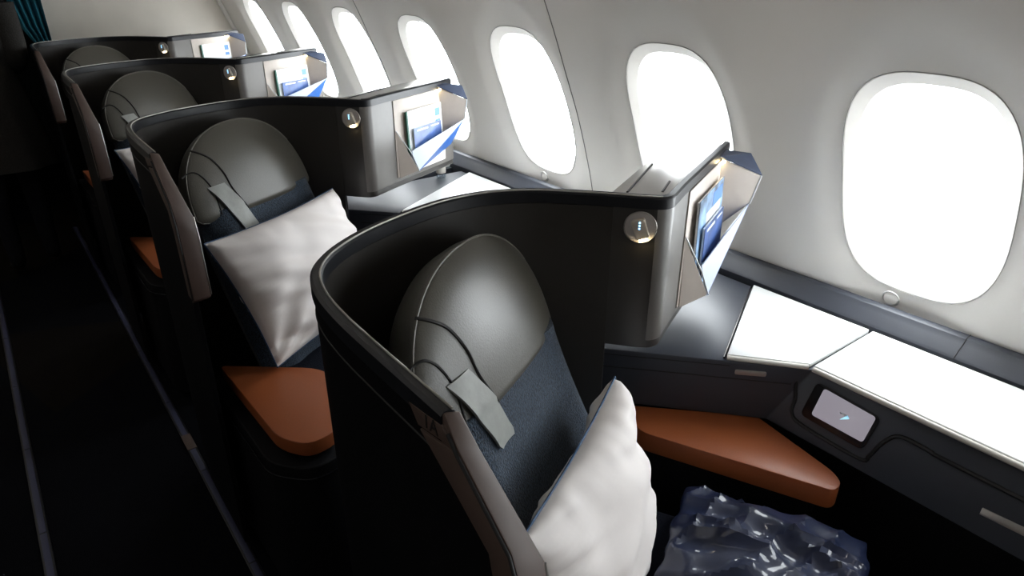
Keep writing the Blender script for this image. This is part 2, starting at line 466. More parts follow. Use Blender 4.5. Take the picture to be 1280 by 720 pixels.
# ------------------------------------------------------------------ privacy shell
RIM_PTS = [(.287, .47), (.287, .55), (.287, .63), (.289, .72), (.298, .80), (.320, .865), (.362, .915), (.43, .960), (.51, .992), (.59, 1.014), (.65, 1.020), (.72, 1.010), (.79, .974), (.85, .916), (.90, .858), (.930, .820), (.947, .801), (.962, .789), (.982, .787), (1.004, .796), (1.065, .8255), (1.156, .8665), (1.293, .9275), (1.418, .983)]
ZR = 1.186
def make_shell():
    r = root('privacy_shell', (0.62, 0.75, 0), 'dark curved privacy shell marked 1A around the seat with the wrapped blanket', 'seat shell', 'privacy shells along the window side')
    path = [tuple(p) for p in catmull(RIM_PTS, 5)]
    iw = 14 * 5                                   # index where the wall ends and the wing box begins
    wall = path[4:iw + 1]
    sweep('shell_wall', wall, [(0.0, 0.05), (0.0, 1.165), (0.003, 1.168), (0.009, 1.168), (0.012, 1.165), (0.012, 0.05)], 'shell_outer', r)
    sweep('inner_lining', wall, [(-0.0015, 0.30), (-0.0015, 1.160), (0.0015, 1.163), (0.0015, 0.30)], 'shell_inner', r)
    sweep('outer_seam', path[:iw], [(0.0118, 1.128), (0.0132, 1.130), (0.0118, 1.132)], 'groove', r)
    # wing box carrying the lamp and the literature pocket
    tip = path[iw - 4:]
    box = tip + [(1.452, 1.06), (1.43, 1.13), (1.10, .985), (.925, .895)]
    from_bm('wing_box', slab_bm([(x, y, 0.860) for x, y in box], (0, 0, 1.170 - 0.860), 0.014, 3), 'wing_satin', r, 50)
    sweep('lit_end_face', path[16 * 5 + 2:], [(-0.0005, 0.880), (-0.0022, 0.884), (-0.0022, 1.158), (-0.0005, 1.162)], 'face_window_lit', r)  # added skin over the box; its lighter grey stands in for window light
    # rim band and its light edge
    sweep('rim', path, [(-0.003, 1.162), (-0.003, 1.182), (0.0, 1.186), (0.010, 1.187), (0.014, 1.183), (0.0145, 1.162)], 'rim', r, smooth=30)
    tube('rim_line', [(p[0], p[1], 1.1865) for p in path[:17 * 5]], 0.0016, 'rim_line', r)
    # smooth plate on top of the box
    plate = [(.918, .886), (.945, .838), (.965, .808), (.99, .806), (1.07, .842), (1.41, .994), (1.438, 1.06), (1.42, 1.115), (1.10, .976)]
    prism('top_plate', plate, 1.168, 1.178, 'top_plate', r, 0.002)
    for a, b in (((.945, .868), (1.135, .976)), ((1.00, .828), (1.065, .866))):
        tube('plate_groove', [(a[0], a[1], 1.1785), (b[0], b[1], 1.1785)], 0.0025, 'groove', r)
    # face below the rim on the pocket side, painted lighter as window-lit
    e = Vector((.912, .408, 0)); nn = Vector((.408, -.912, 0)); F0 = Vector((.974, .794, 0))
    def G(t, o, z): return F0 + e * t + nn * o + Vector((0, 0, z))
    # reading lamp
    wd = Vector((.644, -.765, 0)); wn = Vector((-.765, -.644, 0))
    lc = Vector((.80, .978, 0)) + wd * .209 + wn * 0.002 + Vector((0, 0, 1.126))
    lamp = disc('reading_lamp', lc, wn, 0.031, 0.005, 'lamp_ring', r, 40, 0.002)
    tube('lamp_bezel', [lc + wn * 0.005 + (wd * math.cos(t) + Vector((0, 0, 1)) * math.sin(t)) * 0.0305 for t in [2 * math.pi * k / 40 for k in range(40)]], 0.0015, 'metal', lamp, True)
    up = (Vector((0, 0, 1)) - wd * 0.35).normalized(); sd = up.cross(wn).normalized()
    hp = round_poly([(-.013, -.021), (.013, -.021), (.013, .019), (-.013, .019)], .005)
    from_bm('lamp_head', slab_bm([lc + wn * 0.005 + sd * x + up * y for x, y in hp], wn * 0.012, 0.004), 'lamp_head', lamp)
    tube('lamp_lens', [lc + wn * 0.013 - up * 0.0215 + sd * x for x in (-.008, 0, .008)], 0.0045, 'lamp_glow', lamp, n=8)
    for k in range(3):
        disc('indicator_light', lc + wn * 0.0172 + up * (0.013 - 0.0055 * k) + sd * (0.003 - 0.002 * k), wn, 0.0016, 0.0008, 'led_blue', lamp, 10)
    # end trim on the aisle side, seat number plate
    def yz(poly, x0, x1, name, m, bev=0.005):
        return from_bm(name, slab_bm([(x0, y, z) for y, z in poly], (x1 - x0, 0, 0), bev), m, r)
    yz([(.560, .05), (.560, 1.166), (.472, 1.166), (.376, 1.075), (.356, 1.03), (.354, .86), (.39, .05)], .275, .287, 'front_wall', 'shell_outer', 0.0)
    yz([(.534, 1.166), (.468, 1.174), (.449, 1.158), (.516, 1.146)], .272, .282, 'number_plate', 'taupe', 0.0015)
    yz([(.514, 1.143), (.447, 1.154), (.364, 1.092), (.344, 1.045), (.342, .86), (.376, .86), (.380, 1.015), (.393, 1.068)], .272, .282, 'outer_trim', 'taupe', 0.0015)
    rows = [((.275, .468, 1.188), (.294, .466, 1.183)), ((.274, .445, 1.162), (.300, .442, 1.148)), ((.274, .359, 1.096), (.316, .360, 1.058)), ((.274, .338, 1.050), (.316, .346, 1.010)), ((.274, .335, .86), (.316, .343, .86))]
    V = []; F = []
    for O, I in rows:
        k = (0, .026, -.016)
        V += [O, I, tuple(a + b for a, b in zip(I, k)), tuple(a + b for a, b in zip(O, k))]
    for q in range(4):
        for w in range(4): F.append((q * 4 + w, q * 4 + (w + 1) % 4, q * 4 + 4 + (w + 1) % 4, q * 4 + 4 + w))
    F += [(0, 1, 2, 3), (16, 17, 18, 19)]
    bm = bmesh.new(); vs = [bm.verts.new(v) for v in V]
    for f in F: bm.faces.new([vs[q] for q in f])
    bmesh.ops.recalc_face_normals(bm, faces=bm.faces)
    bmesh.ops.bevel(bm, geom=[e_ for e_ in bm.edges if e_.calc_face_angle() > math.radians(30)], offset=0.003, segments=2, profile=0.5, affect='EDGES', clamp_overlap=True)
    from_bm('end_trim', bm, 'taupe', r, 40)
    tube('trim_groove', [(.2725, .458, 1.170), (.2725, .442, 1.153), (.2725, .360, 1.092), (.2725, .340, 1.046), (.2725, .338, .862)], 0.0022, 'groove', r)
    tube('trim_edge', [(.3165, .361, 1.054), (.3165, .347, 1.008), (.3165, .344, .865)], 0.0018, 'metal', r)
    # folded literature pocket
    pk = from_bm('literature_pocket', slab_bm([G(.125, .0105, .895), G(.425, .0105, .895), G(.425, .0105, 1.16), G(.125, .0105, 1.16)], nn * 0.003, 0.001), 'pocket_beige', r)
    def facet(name, pts, m):
        P = [G(*p) for p in pts]
        nv = (P[1] - P[0]).cross(P[2] - P[0]).normalized()
        return from_bm(name, slab_bm(P, nv * 0.0035, 0.0008, 1), m, pk)
    facet('side_panel', [(.395, .014, 1.165), (.452, .098, 1.120), (.462, .080, 1.046), (.412, .014, .985)], 'pocket_beige')
    facet('roof_flap', [(.385, .012, 1.172), (.478, .064, 1.166), (.454, .102, 1.122)], 'pocket_roof')
    facet('roof_flap', [(.385, .012, 1.172), (.440, .012, 1.176), (.478, .064, 1.166)], 'pocket_roof')
    facet('left_flap', [(.128, .013, 1.06), (.180, .064, .915), (.132, .016, .892)], 'pocket_beige')
    facet('front_flap', [(.168, .046, .985), (.461, .080, 1.046), (.180, .064, .915)], 'pocket_white')
    facet('fold_flap', [(.461, .080, 1.044), (.440, .030, .950), (.180, .064, .913)], 'pocket_blue')
    tube('flap_edge', [G(.128, .014, 1.06), G(.168, .047, .975), G(.180, .0665, .915)], 0.0016, 'paper', pk)
    tube('panel_edge', [G(.453, .099, 1.121), G(.462, .081, 1.046)], 0.0022, 'paper', pk)
    lens = from_bm('pocket_light', slab_bm([G(.375, .014, 1.160), G(.405, .014, 1.160), G(.405, .022, 1.160), G(.375, .022, 1.160)], (0, 0, -0.004), 0.001), 'lamp_glow', pk)
    return r
shell = make_shell()
# printed seat number on the plate of the first shell
fc = bpy.data.curves.new('seat_number', 'FONT'); fc.body = '1A'; fc.size = 0.024; fc.extrude = 0.0004
fo = bpy.data.objects.new('seat_number_text', fc); COL.objects.link(fo)
bpy.context.view_layer.update()
me = bpy.data.meshes.new_from_object(fo.evaluated_get(bpy.context.evaluated_depsgraph_get()))
bpy.data.objects.remove(fo)
# text x axis runs towards -Y, up is +Z, face looks to the aisle (-X)
me.transform(Matrix(((0, 0, -1, 0.2717), (-1, 0, 0, 0.503), (0.12, 1, 0, 1.1535), (0, 0, 0, 1))))
sn = fin('seat_number', me, 'groove', None, 0)
sn.data.transform(Matrix.Translation(-shell.location))
shell_lab = [None,
    'dark curved privacy shell directly behind the one marked 1A',
    'dark curved privacy shell second in front of the beige rear bulkhead',
    'dark privacy shell standing against the beige rear bulkhead']
shells = [shell]
for k in (1, 2, 3):
    c = copy_tree(shell, None, PITCH * k); c['label'] = shell_lab[k]; shells.append(c)
sn.parent = shell

# ------------------------------------------------------------------ seats
def grid_mesh(nu, nv, fn):
    V = [fn(i / nu, j / nv) for j in range(nv + 1) for i in range(nu + 1)]
    F = [(j * (nu + 1) + i, j * (nu + 1) + i + 1, (j + 1) * (nu + 1) + i + 1, (j + 1) * (nu + 1) + i) for j in range(nv) for i in range(nu)]
    return V, F

HT = math.radians(18)
HUP = -DV * math.sin(HT) + Vector((0, 0, math.cos(HT)))
HN = DV * math.cos(HT) + Vector((0, 0, math.sin(HT)))
HC = S(0, 0, 0.925)
def dome(phi, r):
    """front outline of the headrest: arch with a nearly straight bottom"""
    c, s = math.cos(phi), math.sin(phi)
    hw, ht = (0.226 if c > 0 else 0.247), 0.238 if s > 0 else 0.030
    n = 2.25 if s > 0 else 2.6
    q = (abs(c / hw) ** n + abs(s / ht) ** n) ** (-1 / n)
    return q * c * r, q * s * r
def head_h(a, u):
    """forward bulge of the headrest surface"""
    phi = math.atan2(u, a); x, y = dome(phi, 1.0)
    rr = min(1.0, math.hypot(a, u) / max(1e-6, math.hypot(x, y)))
    return 0.040 * (1 - rr ** 2.6) ** 0.6
def HP(a, u, off=0.0): return HC + LV * a + HUP * u + HN * (head_h(a, u) + off)

def make_seat():
    r = root('airline_seat', (0.80, 0.50, 0), 'grey leather and navy fabric airline seat holding the wrapped blanket', 'seat', 'window seats')
    # base and cushion
    def blk(name, a0, a1, b0, b1, z0, z1, m, bev, seg=3, rr=0.05):
        poly = round_poly([(a0, b0), (a1, b0), (a1, b1), (a0, b1)], rr)
        return from_bm(name, slab_bm([S(a, b, z0) for a, b in poly], (0, 0, z1 - z0), bev, seg), m, r, 50)
    blk('seat_base', -0.22, 0.22, -0.02, 0.55, 0.02, 0.37, 'black', 0.01)
    blk('seat_cushion', -0.255, 0.255, 0.10, 0.62, 0.37, 0.485, 'cushion', 0.03)
    # backrest: reclined fabric panel with soft side bolsters
    def bk(u, v):
        a = (2 * u - 1); hw = 0.224 + 0.036 * (1 - v)
        z = 0.45 + 0.49 * v
        b = 0.215 * (1 - v) ** 1.15 + 0.01
        edge = abs(a) ** 6
        bulge = 0.018 * (1 - edge) + 0.010 * math.exp(-((abs(a) - 0.72) / 0.16) ** 2)
        return S(a * hw, b + bulge - 0.045 * edge * edge, z)
    V, F = grid_mesh(28, 24, bk)
    Vb = [S((2 * u - 1) * (0.212 + 0.034 * (1 - v)), 0.215 * (1 - v) ** 1.15 - 0.065, 0.45 + 0.49 * v) for v in [j / 24 for j in range(25)] for u in [i / 28 for i in range(29)]]
    n = len(V); V = V + Vb; F = F + [tuple(n + q for q in f[::-1]) for f in F]
    W = 29
    for j in range(24):
        for i0 in (0, 28):
            F.append((j * W + i0, (j + 1) * W + i0, n + (j + 1) * W + i0, n + j * W + i0))
    for i in range(28):
        for j0 in (0, 24):
            F.append((j0 * W + i, j0 * W + i + 1, n + j0 * W + i + 1, n + j0 * W + i))
    mk('backrest', V, F, 'fabric', r, 50)
    # headrest
    NPH = 120; rs = [0.0001] + [.08 * q for q in range(1, 11)] + [.84, .88, .91, .94, .96, .98, .99, 1.0]
    V = []; F = []
    for rr in rs:
        for k in range(NPH):
            a, u = dome(2 * math.pi * k / NPH, rr); V.append(HP(a, u))
    back = [(1.000, -0.010), (0.985, -0.030), (0.950, -0.052), (0.885, -0.070), (0.75, -0.080), (0.001, -0.083)]
    for rr, o in back:
        for k in range(NPH):
            a, u = dome(2 * math.pi * k / NPH, rr); V.append(HC + LV * a + HUP * u + HN * o)
    m = len(rs) + len(back)
    for j in range(m - 1):
        for k in range(NPH):
            F.append((j * NPH + k, j * NPH + (k + 1) % NPH, (j + 1) * NPH + (k + 1) % NPH, (j + 1) * NPH + k))
    F.append(tuple(range(NPH))[::-1]); F.append(tuple((m - 1) * NPH + k for k in range(NPH)))
    h = mk('headrest', V, F, 'leather', r, 70)
    # piping along the outline, seams of the aisle-side wing
    out = []
    for k in range(2 * 24 + 1):
        ph = math.radians(35 + k * (190 - 35) / 48); a, u = dome(ph, 1.0); out.append(HC + LV * a + HUP * u + HN * 0.0015)
    tube('piping', out, 0.0022, 'leather_piping', h)
    low = []
    for k in range(25):
        ph = math.radians(262 + k * (355 - 262) / 24); a, u = dome(ph, 1.0); low.append(HC + LV * a + HUP * u + HN * 0.0015)
    tube('piping', low, 0.0020, 'leather_piping', h)
    s1 = catmull([(-.175, .185, 0), (-.140, .150, 0), (-.122, .100, 0), (-.116, .050, 0), (-.092, -.010, 0), (-.080, -.028, 0)], 6)
    tube('seam', [HP(p.x, p.y, 0.0006) for p in s1], 0.0030, 'leather_seam', h)
    s2 = catmull([(-.236, .120, 0), (-.205, .128, 0), (-.186, .105, 0), (-.176, .060, 0), (-.180, .0, 0), (-.182, -.018, 0)], 6)
    tube('seam', [HP(p.x, p.y, 0.0006) for p in s2], 0.0024, 'leather_seam', h)
    # slot and adjustment strap
    V = []; F = []
    L = 14
    for side in (0.0, 0.005):
        for j in range(L + 1):
            t = j / L; u = 0.075 - 0.155 * t; off = -0.003 + 0.014 * math.sin(t * 2.4) + side
            for i in range(5):
                a = -.190 + 0.056 * i / 4 + 0.058 * t + (0.006 if i in (0,) and j == L else 0) - (0.006 if i == 4 and j == L else 0)
                hh = 0.040 * 0.75 if u < 0 else head_h(a, u)
                V.append(HC + LV * a + HUP * u + HN * (min(hh, 0.034) + off + 0.002 * math.sin(9 * t + i)))
    nn = (L + 1) * 5
    for s in (0, 1):
        for j in range(L):
            for i in range(4):
                q = (s * nn + j * 5 + i, s * nn + j * 5 + i + 1, s * nn + (j + 1) * 5 + i + 1, s * nn + (j + 1) * 5 + i)
                F.append(q)
    for j in range(L):
        for i in (0, 4): F.append((j * 5 + i, (j + 1) * 5 + i, nn + (j + 1) * 5 + i, nn + j * 5 + i))
    for i in range(4):
        for j in (0, L): F.append((j * 5 + i, j * 5 + i + 1, nn + j * 5 + i + 1, nn + j * 5 + i))
    mk('headrest_strap', V, F, 'strap', h, 50)
    # armrest on the aisle side with its dark housing
    ap = round_poly([(.338, .545), (.395, .50), (.560, .36), (.585, .21), (.470, .068), (.400, .060), (.352, .130)], [.02, .03, .05, .06, .04, .03, .05])
    prism('aisle_armrest', ap, 0.515, 0.555, 'orange', r, 0.014, 3)
    hp = round_poly([(.312, .60), (.40, .54), (.585, .37), (.605, .20), (.475, .045), (.390, .035), (.318, .12)], .04)
    prism('armrest_housing', hp, 0.03, 0.500, 'black', r, 0.012, 3)
    tube('housing_rim', [(x, y, 0.470) for x, y in round_poly([(.308, .60), (.40, .545), (.59, .372), (.61, .198), (.477, .040), (.388, .030), (.313, .118)], .04)], 0.003, 'gloss_black', r, True)
    return r
seat = make_seat()
seat_lab = [None,
    'grey leather and navy fabric airline seat directly behind the 1A seat',
    'grey leather airline seat second in front of the rear bulkhead',
    'grey leather airline seat rearmost, beside the beige bulkhead']
seats = [seat]
for k in (1, 2, 3):
    c = copy_tree(seat, None, PITCH * k); c['label'] = seat_lab[k]; seats.append(c)

# ------------------------------------------------------------------ side consoles
def make_console(left=((1.213, .768), (1.584, .955)), ye=-0.20):
    r = root('side_console', (1.35, 0.55, 0), 'navy side console with white table top and small lit screen, below the 1A shell', 'console', 'side consoles below the windows')
    top = [(0.975, 1.026), (1.326, .623), (1.322, ye), (1.594, ye), (1.594, 1.20), (0.99, 1.20)]
    low = [(0.975, 1.026), (1.277, .680), (1.273, ye), (1.594, ye), (1.594, 1.20), (0.99, 1.20)]
    V = []; F = []
    lv = [(top, .752, 0), (top, .744, 0), (low, .604, 0)]
    for i, (pl, z, _) in enumerate(lv):
        V += [(x, y, z) for x, y in pl]
    n = len(top)
    for i in range(2):
        for k in range(n): F.append((i * n + k, i * n + (k + 1) % n, (i + 1) * n + (k + 1) % n, (i + 1) * n + k))
    F += [tuple(range(n)), tuple(range(2 * n, 3 * n))]
    bm = bmesh.new(); vs = [bm.verts.new(v) for v in V]
    for f in F: bm.faces.new([vs[i] for i in f])
    bmesh.ops.recalc_face_normals(bm, faces=bm.faces)
    es = [e for e in bm.edges if e.is_manifold and e.calc_face_angle() > math.radians(10)]
    bmesh.ops.bevel(bm, geom=es, offset=0.003, segments=2, profile=0.5, affect='EDGES', clamp_overlap=True)
    from_bm('console_body', bm, 'navy', r, 30)
    prism('lower_body', [(1.0, 1.03), (1.29, .70), (1.33, .45), (1.40, ye), (1.59, ye), (1.59, 1.19), (1.0, 1.19)], 0.02, 0.602, 'black', r, 0.004)
    # white table in two panels with a softer lip along the front
    A = [left[0], (1.327, .628), (1.588, .627), left[1]]
    B = [(1.327, .619), (1.323, ye + .01), (1.590, ye + .01), (1.588, .619)]
    pa = prism('table_panel', A, 0.7535, 0.765, 'table_white', r, 0.003)
    pb = prism('table_panel', B, 0.7535, 0.765, 'table_white', r, 0.003)
    tube('panel_lip', [(left[0][0] - .002, left[0][1] - .002, .757), (1.322, .629, .757)], 0.0062, 'table_lip', pa, n=8)
    tube('panel_lip', catmull([(1.322, .617, .757), (1.3205, .40, .757), (1.319, ye + .01, .757)], 6), 0.0062, 'table_lip', pb, n=8)
    tube('table_edge', [(left[0][0] - .004, left[0][1] + .004, .7545), (left[1][0] - .003, left[1][1] + .004, .7545)], 0.003, 'gloss_black', r)
    # seams and the pull on the angled face
    A0 = Vector((1.02, .974, 0)); e1 = Vector((.657, -.754, 0)); n1 = Vector((-.754, -.657, 0))
    def P1(t, z, o=0.0): return A0 + e1 * t + n1 * o + Vector((0, 0, z))
    tube('face_seam', [P1(-.02, .704), P1(.43, .708)], 0.0014, 'groove', r)
    tube('face_seam', [P1(-.02, .738), P1(.29, .740)], 0.0012, 'groove', r)
    pl = round_poly([(.303, .720), (.372, .722), (.372, .735), (.303, .733)], .004)
    from_bm('drawer_pull', slab_bm([P1(t, z, 0.0005) for t, z in pl], n1 * 0.003, 0.001), 'metal', r)
    # face with the touch screen
    on = Vector((-.963, 0, .271))
    def P2(y, z, o=0.0):
        return Vector((1.3245 - (.752 - z) * (.0475 / .148) * 1.0, y, z)) + on * o
    gpts = catmull([(.645, .735, 0), (.643, .707, 0), (.633, .679, 0), (.629, .647, 0), (.597, .632, 0), (.463, .627, 0), (.446, .642, 0), (.432, .680, 0), (.407, .706, 0), (.35, .706, 0), (.291, .703, 0), (ye + .03, .700, 0)], 5)
    tube('panel_groove', [P2(p.x, p.y, 0.0) for p in gpts], 0.0045, 'groove', r)
    dk = round_poly([(.600, .735), (.610, .652), (.462, .645), (.452, .723)], .014)
    dock = from_bm('screen_dock', slab_bm([P2(y, z, -0.001) for y, z in dk], on * 0.003, 0.001), 'gloss_black', r)
    sc = round_poly([(.580, .7285), (.586, .664), (.467, .661), (.461, .7205)], .007)
    s_ = from_bm('screen', slab_bm([P2(y, z, 0.002) for y, z in sc], on * 0.002, 0.0005), 'screen', dock)
    from_bm('screen_logo', slab_bm([P2(y, z, 0.0041) for y, z in ((.531, .6985), (.514, .6985), (.508, .693), (.530, .695))], on * 0.0003), 'ink_white', dock)
    from_bm('screen_logo', slab_bm([P2(y, z, 0.0041) for y, z in ((.514, .6985), (.508, .693), (.526, .683))], on * 0.0003), 'logo', dock)
    from_bm('latch', slab_bm([P2(y, z, 0.0) for y, z in ((.235, .656), (.150, .660), (.150, .645), (.235, .642))], on * 0.003, 0.001), 'metal', r)
    # brown leather armrest between seat and console
    ar = round_poly([(1.062, .918), (1.272, .700), (1.232, .485), (1.212, .455), (1.178, .452), (1.005, .835)], [.01, .01, .03, .03, .02, .03])
    prism('window_armrest', ar, 0.553, 0.603, 'orange', r, 0.014, 3)
    prism('armrest_support', [(1.07, .90), (1.25, .70), (1.215, .50), (1.19, .50), (1.03, .82)], 0.02, 0.553, 'black', r, 0.004)
    return r
console = make_console()
con_lab = [None,
    'navy side console with white table top, below the second shell behind 1A',
    'navy side console below the shell second in front of the rear bulkhead',
    'navy side console in the rearmost row beside the rear bulkhead']
con_lab[1] = 'navy side console with white table top behind the 1A shell'
console2 = make_console(((1.118, .866), (1.588, 1.126)), 0.02)
console2.location.y += PITCH; console2['label'] = con_lab[1]
for k in (1, 2):
    c = copy_tree(console2, None, PITCH * k); c['label'] = con_lab[k + 1]

# ------------------------------------------------------------------ pillows
def make_pillow(center, la, up, W, H, T, seed, label):
    la = la.normalized(); up = up.normalized(); nv = la.cross(up).normalized()
    if nv.dot(DV) < 0: nv = -nv
    cb = Vector(center)
    r = root('pillow', center, label, 'pillow', 'white pillows on the seats')
    N = 44; V = []; F = []
    def edge(u, v):
        x = W / 2 * u * (1 - 0.055 * (1 - v * v)); y = H / 2 * v * (1 - 0.06 * (1 - u * u))
        return x, y
    for s in (1, -1):
        for j in range(N + 1):
            for i in range(N + 1):
                u = -math.cos(math.pi * i / N) * 0.35 + (2 * i / N - 1) * 0.65
                v = -math.cos(math.pi * j / N) * 0.35 + (2 * j / N - 1) * 0.65
                x, y = edge(u, v)
                f = max(0.0, (1 - u * u) * (1 - v * v)) ** 0.42
                p = Vector((x * 7, y * 7, seed * 3.1 + s))
                wr = noise.noise(Vector((x * 4 + y * 5, (y + 0.35 * x) * 20, seed))) * 0.011 + noise.noise(p * 0.8) * 0.012
                # creases fanning from the lower aisle-side corner and along the seams
                rad = math.atan2(v + 1.1, u + 1.15); dist = math.hypot(u + 1.15, v + 1.1)
                wr += 0.009 * math.sin(rad * 15 + seed + 2 * noise.noise(p)) * math.exp(-dist * 0.9)
                wr += 0.005 * noise.noise(Vector((u * 9, seed, v * 2))) * (abs(v) ** 4) + 0.010 * noise.noise(Vector((v * 8 + u * 2, seed * 2, u * 1.5))) * (abs(u) ** 2)
                hgt = f * (T / 2) * (1.0 if s > 0 else 0.5) + 1.5 * wr * min(1.0, f * 2.2)
                V.append(cb + la * x + up * y + nv * s * max(0.0, hgt))
    n = (N + 1) ** 2
    for s in (0, 1):
        for j in range(N):
            for i in range(N):
                F.append(tuple(s * n + q for q in (j * (N + 1) + i, j * (N + 1) + i + 1, (j + 1) * (N + 1) + i + 1, (j + 1) * (N + 1) + i)))
    me = bpy.data.meshes.new('pillow_cover'); me.from_pydata([tuple(v) for v in V], [], F)
    bm = bmesh.new(); bm.from_mesh(me); bmesh.ops.remove_doubles(bm, verts=bm.verts, dist=0.0004); bm.to_mesh(me); bm.free()
    fin('pillow_cover', me, 'pillow', r, 80)
    loop = []
    M = 40
    for k in range(M): loop.append(edge(-1 + 2 * k / M, -1))
    for k in range(M): loop.append(edge(1, -1 + 2 * k / M))
    for k in range(M): loop.append(edge(1 - 2 * k / M, 1))
    for k in range(M): loop.append(edge(-1, 1 - 2 * k / M))
    tube('piping', [cb + la * x + up * y for x, y in loop], 0.0022, 'piping', r, True)
    return r
def tilt_up(deg): return -DV * math.sin(math.radians(deg)) + Vector((0, 0, math.cos(math.radians(deg))))
u1 = tilt_up(16)
T1 = Vector((0.852, 0.778, 0.840))
make_pillow(T1 - LV * 0.235 - u1 * 0.175, LV, u1, 0.47, 0.35, 0.17, 1, 'white pillow with blue piping standing on the seat beside the wrapped blanket')
u2 = tilt_up(29)
T2 = Vector((0.365, 0.590, 0.904))
c2 = T2 + LV * 0.27 - u2 * 0.192 + DV * 0.012
make_pillow(c2 + Vector((0, PITCH, 0)), LV, u2, 0.54, 0.384, 0.18, 2, 'white pillow leaning in the seat directly behind the 1A seat')
make_pillow(c2 + Vector((0, 2 * PITCH, 0)), LV, u2, 0.54, 0.384, 0.18, 3, 'white pillow in the seat second in front of the rear bulkhead')

# ------------------------------------------------------------------ wrapped blanket on the first seat
def make_blanket():
    r = root('wrapped_blanket', (0.93, 0.46, 0.487), 'navy blanket pack wrapped in crinkled shiny clear film on the 1A seat', 'blanket')
    c = S(0.126, 0.492, 0.487); W, D, H = 0.29, 0.36, 0.105
    N = 46; V = []; F = []
    def pt(u, v, s):
        x = W / 2 * u; y = D / 2 * v
        f = max(0.0, (1 - abs(u) ** 4) * (1 - abs(v) ** 4)) ** 0.35
        z = H * (0.5 + 0.5 * f * s)
        if s > 0:
            p = Vector((u * 2.2, v * 2.6, 4.2))
            rg = 1 - abs(noise.noise(Vector((u * 2.3 + 0.5 * v, v * 0.75, 2.7))))
            r2 = 1 - abs(noise.noise(Vector((u * 1.1, v * 2.6 - u, 6.1))))
            z += f * (0.030 * noise.noise(p * 0.5) + 0.026 * rg ** 4 + 0.016 * r2 ** 6 - 0.020)
        x += 0.010 * noise.noise(Vector((v * 3, s, 1))) ; y += 0.010 * noise.noise(Vector((u * 3, s, 7)))
        return c + LV * x + DV * y + Vector((0, 0, max(0.0, z)))
    for s in (1, -1):
        for j in range(N + 1):
            for i in range(N + 1):
                u = math.sin((i / N - 0.5) * math.pi) ; v = math.sin((j / N - 0.5) * math.pi)
                V.append(pt(u, v, s))
    n = (N + 1) ** 2
    for s in (0, 1):
        for j in range(N):
            for i in range(N):
                F.append(tuple(s * n + q for q in (j * (N + 1) + i, j * (N + 1) + i + 1, (j + 1) * (N + 1) + i + 1, (j + 1) * (N + 1) + i)))
    me = bpy.data.meshes.new('film_wrap'); me.from_pydata([tuple(v) for v in V], [], F)
    bm = bmesh.new(); bm.from_mesh(me); bmesh.ops.remove_doubles(bm, verts=bm.verts, dist=0.0008); bm.to_mesh(me); bm.free()
    fin('film_wrap', me, 'blanket_film', r, 30)
    # crimped film ends
    for sgn in (1, -1):
        V = []; F = []
        for j in range(4):
            for i in range(13):
                u = i / 12 * 2 - 1; t = j / 3
                V.append(c + LV * (sgn * (W / 2 - 0.008 + 0.035 * t)) + DV * (D * 0.40 * u * (1 - 0.35 * t)) + Vector((0, 0, H * 0.5 + 0.012 * math.sin(i * 2.3 + j) * t - 0.012 * t)))
        for j in range(3):
            for i in range(12): F.append((j * 13 + i, j * 13 + i + 1, (j + 1) * 13 + i + 1, (j + 1) * 13 + i))
        mk('film_end', V, F, 'blanket_film', r, 20)
    return r
make_blanket()

# ------------------------------------------------------------------ magazines in the pockets
PE = Vector((.912, .408, 0)); PN = Vector((.408, -.912, 0)); PF = Vector((.974, .794, 0))
def magazine(row, t0, t1, zb, zt, o, lean, cover, label, name='magazine', spine=None, ink=None):
    dy = Vector((0, PITCH * row, 0))
    def G(t, oo, z): return PF + PE * t + PN * oo + Vector((0, 0, z)) + dy
    r = root(name, G((t0 + t1) / 2, o, zb), label, 'magazine', 'reading matter in the folded pockets')
    upv = (Vector((0, 0, 1)) - PN * lean).normalized(); nv = upv.cross(PE).normalized()
    if nv.dot(PN) < 0: nv = -nv
    H = zt - zb; b = G(t0, o, zb); W = t1 - t0
    def rect(u0, u1, v0, v1, off): return [b + PE * (W * u) + upv * (H * v) + nv * off for u, v in ((u0, v0), (u1, v0), (u1, v1), (u0, v1))]
    from_bm('pages', slab_bm(rect(0, 1, 0, 1, 0), nv * 0.005, 0.0008, 1), 'paper', r)
    from_bm('cover', slab_bm(rect(-.01, 1.01, 0, 1.005, 0.005), nv * 0.0012, 0.0), cover, r)
    if spine: from_bm('spine', slab_bm(rect(-.05, -.005, 0, 1, -0.001), nv * 0.008, 0.001), spine, r)
    for (u0, u1, v0, v1, m_) in (ink or []):
        from_bm('print', slab_bm(rect(u0, u1, v0, v1, 0.0063), nv * 0.0003, 0.0), m_, r)
    return r
INK_W = [(.10, .50, .88, .94, 'ink_white'), (.62, .92, .90, .94, 'ink_white')]
INK_B = [(.80, .95, .80, .93, 'ink_blue'), (.80, .95, .66, .74, 'ink_blue')]
magazine(0, .170, .385, .905, 1.125, .027, .03, 'cover_photo', 'glossy magazine with photo cover at the back of the 1A pocket', ink=[(.3, .9, .45, .8, 'ink_white'), (.55, .95, .8, .95, 'ink_blue')])
magazine(0, .195, .365, .952, 1.060, .0345, .02, 'cover_blue', 'smaller blue booklet in front of the magazine in the 1A pocket', 'booklet', ink=INK_W)
magazine(1, .184, .385, .905, 1.115, .027, .03, 'paper', 'white magazine with green spine in the pocket of the shell behind 1A', spine='green', ink=INK_B)
magazine(1, .200, .365, .952, 1.055, .0345, .02, 'cover_blue', 'dark blue booklet in the pocket of the shell behind 1A', 'booklet', ink=INK_W)
magazine(2, .184, .385, .905, 1.115, .027, .03, 'paper', 'white magazine in the pocket second in front of the rear bulkhead', spine='green', ink=INK_B)
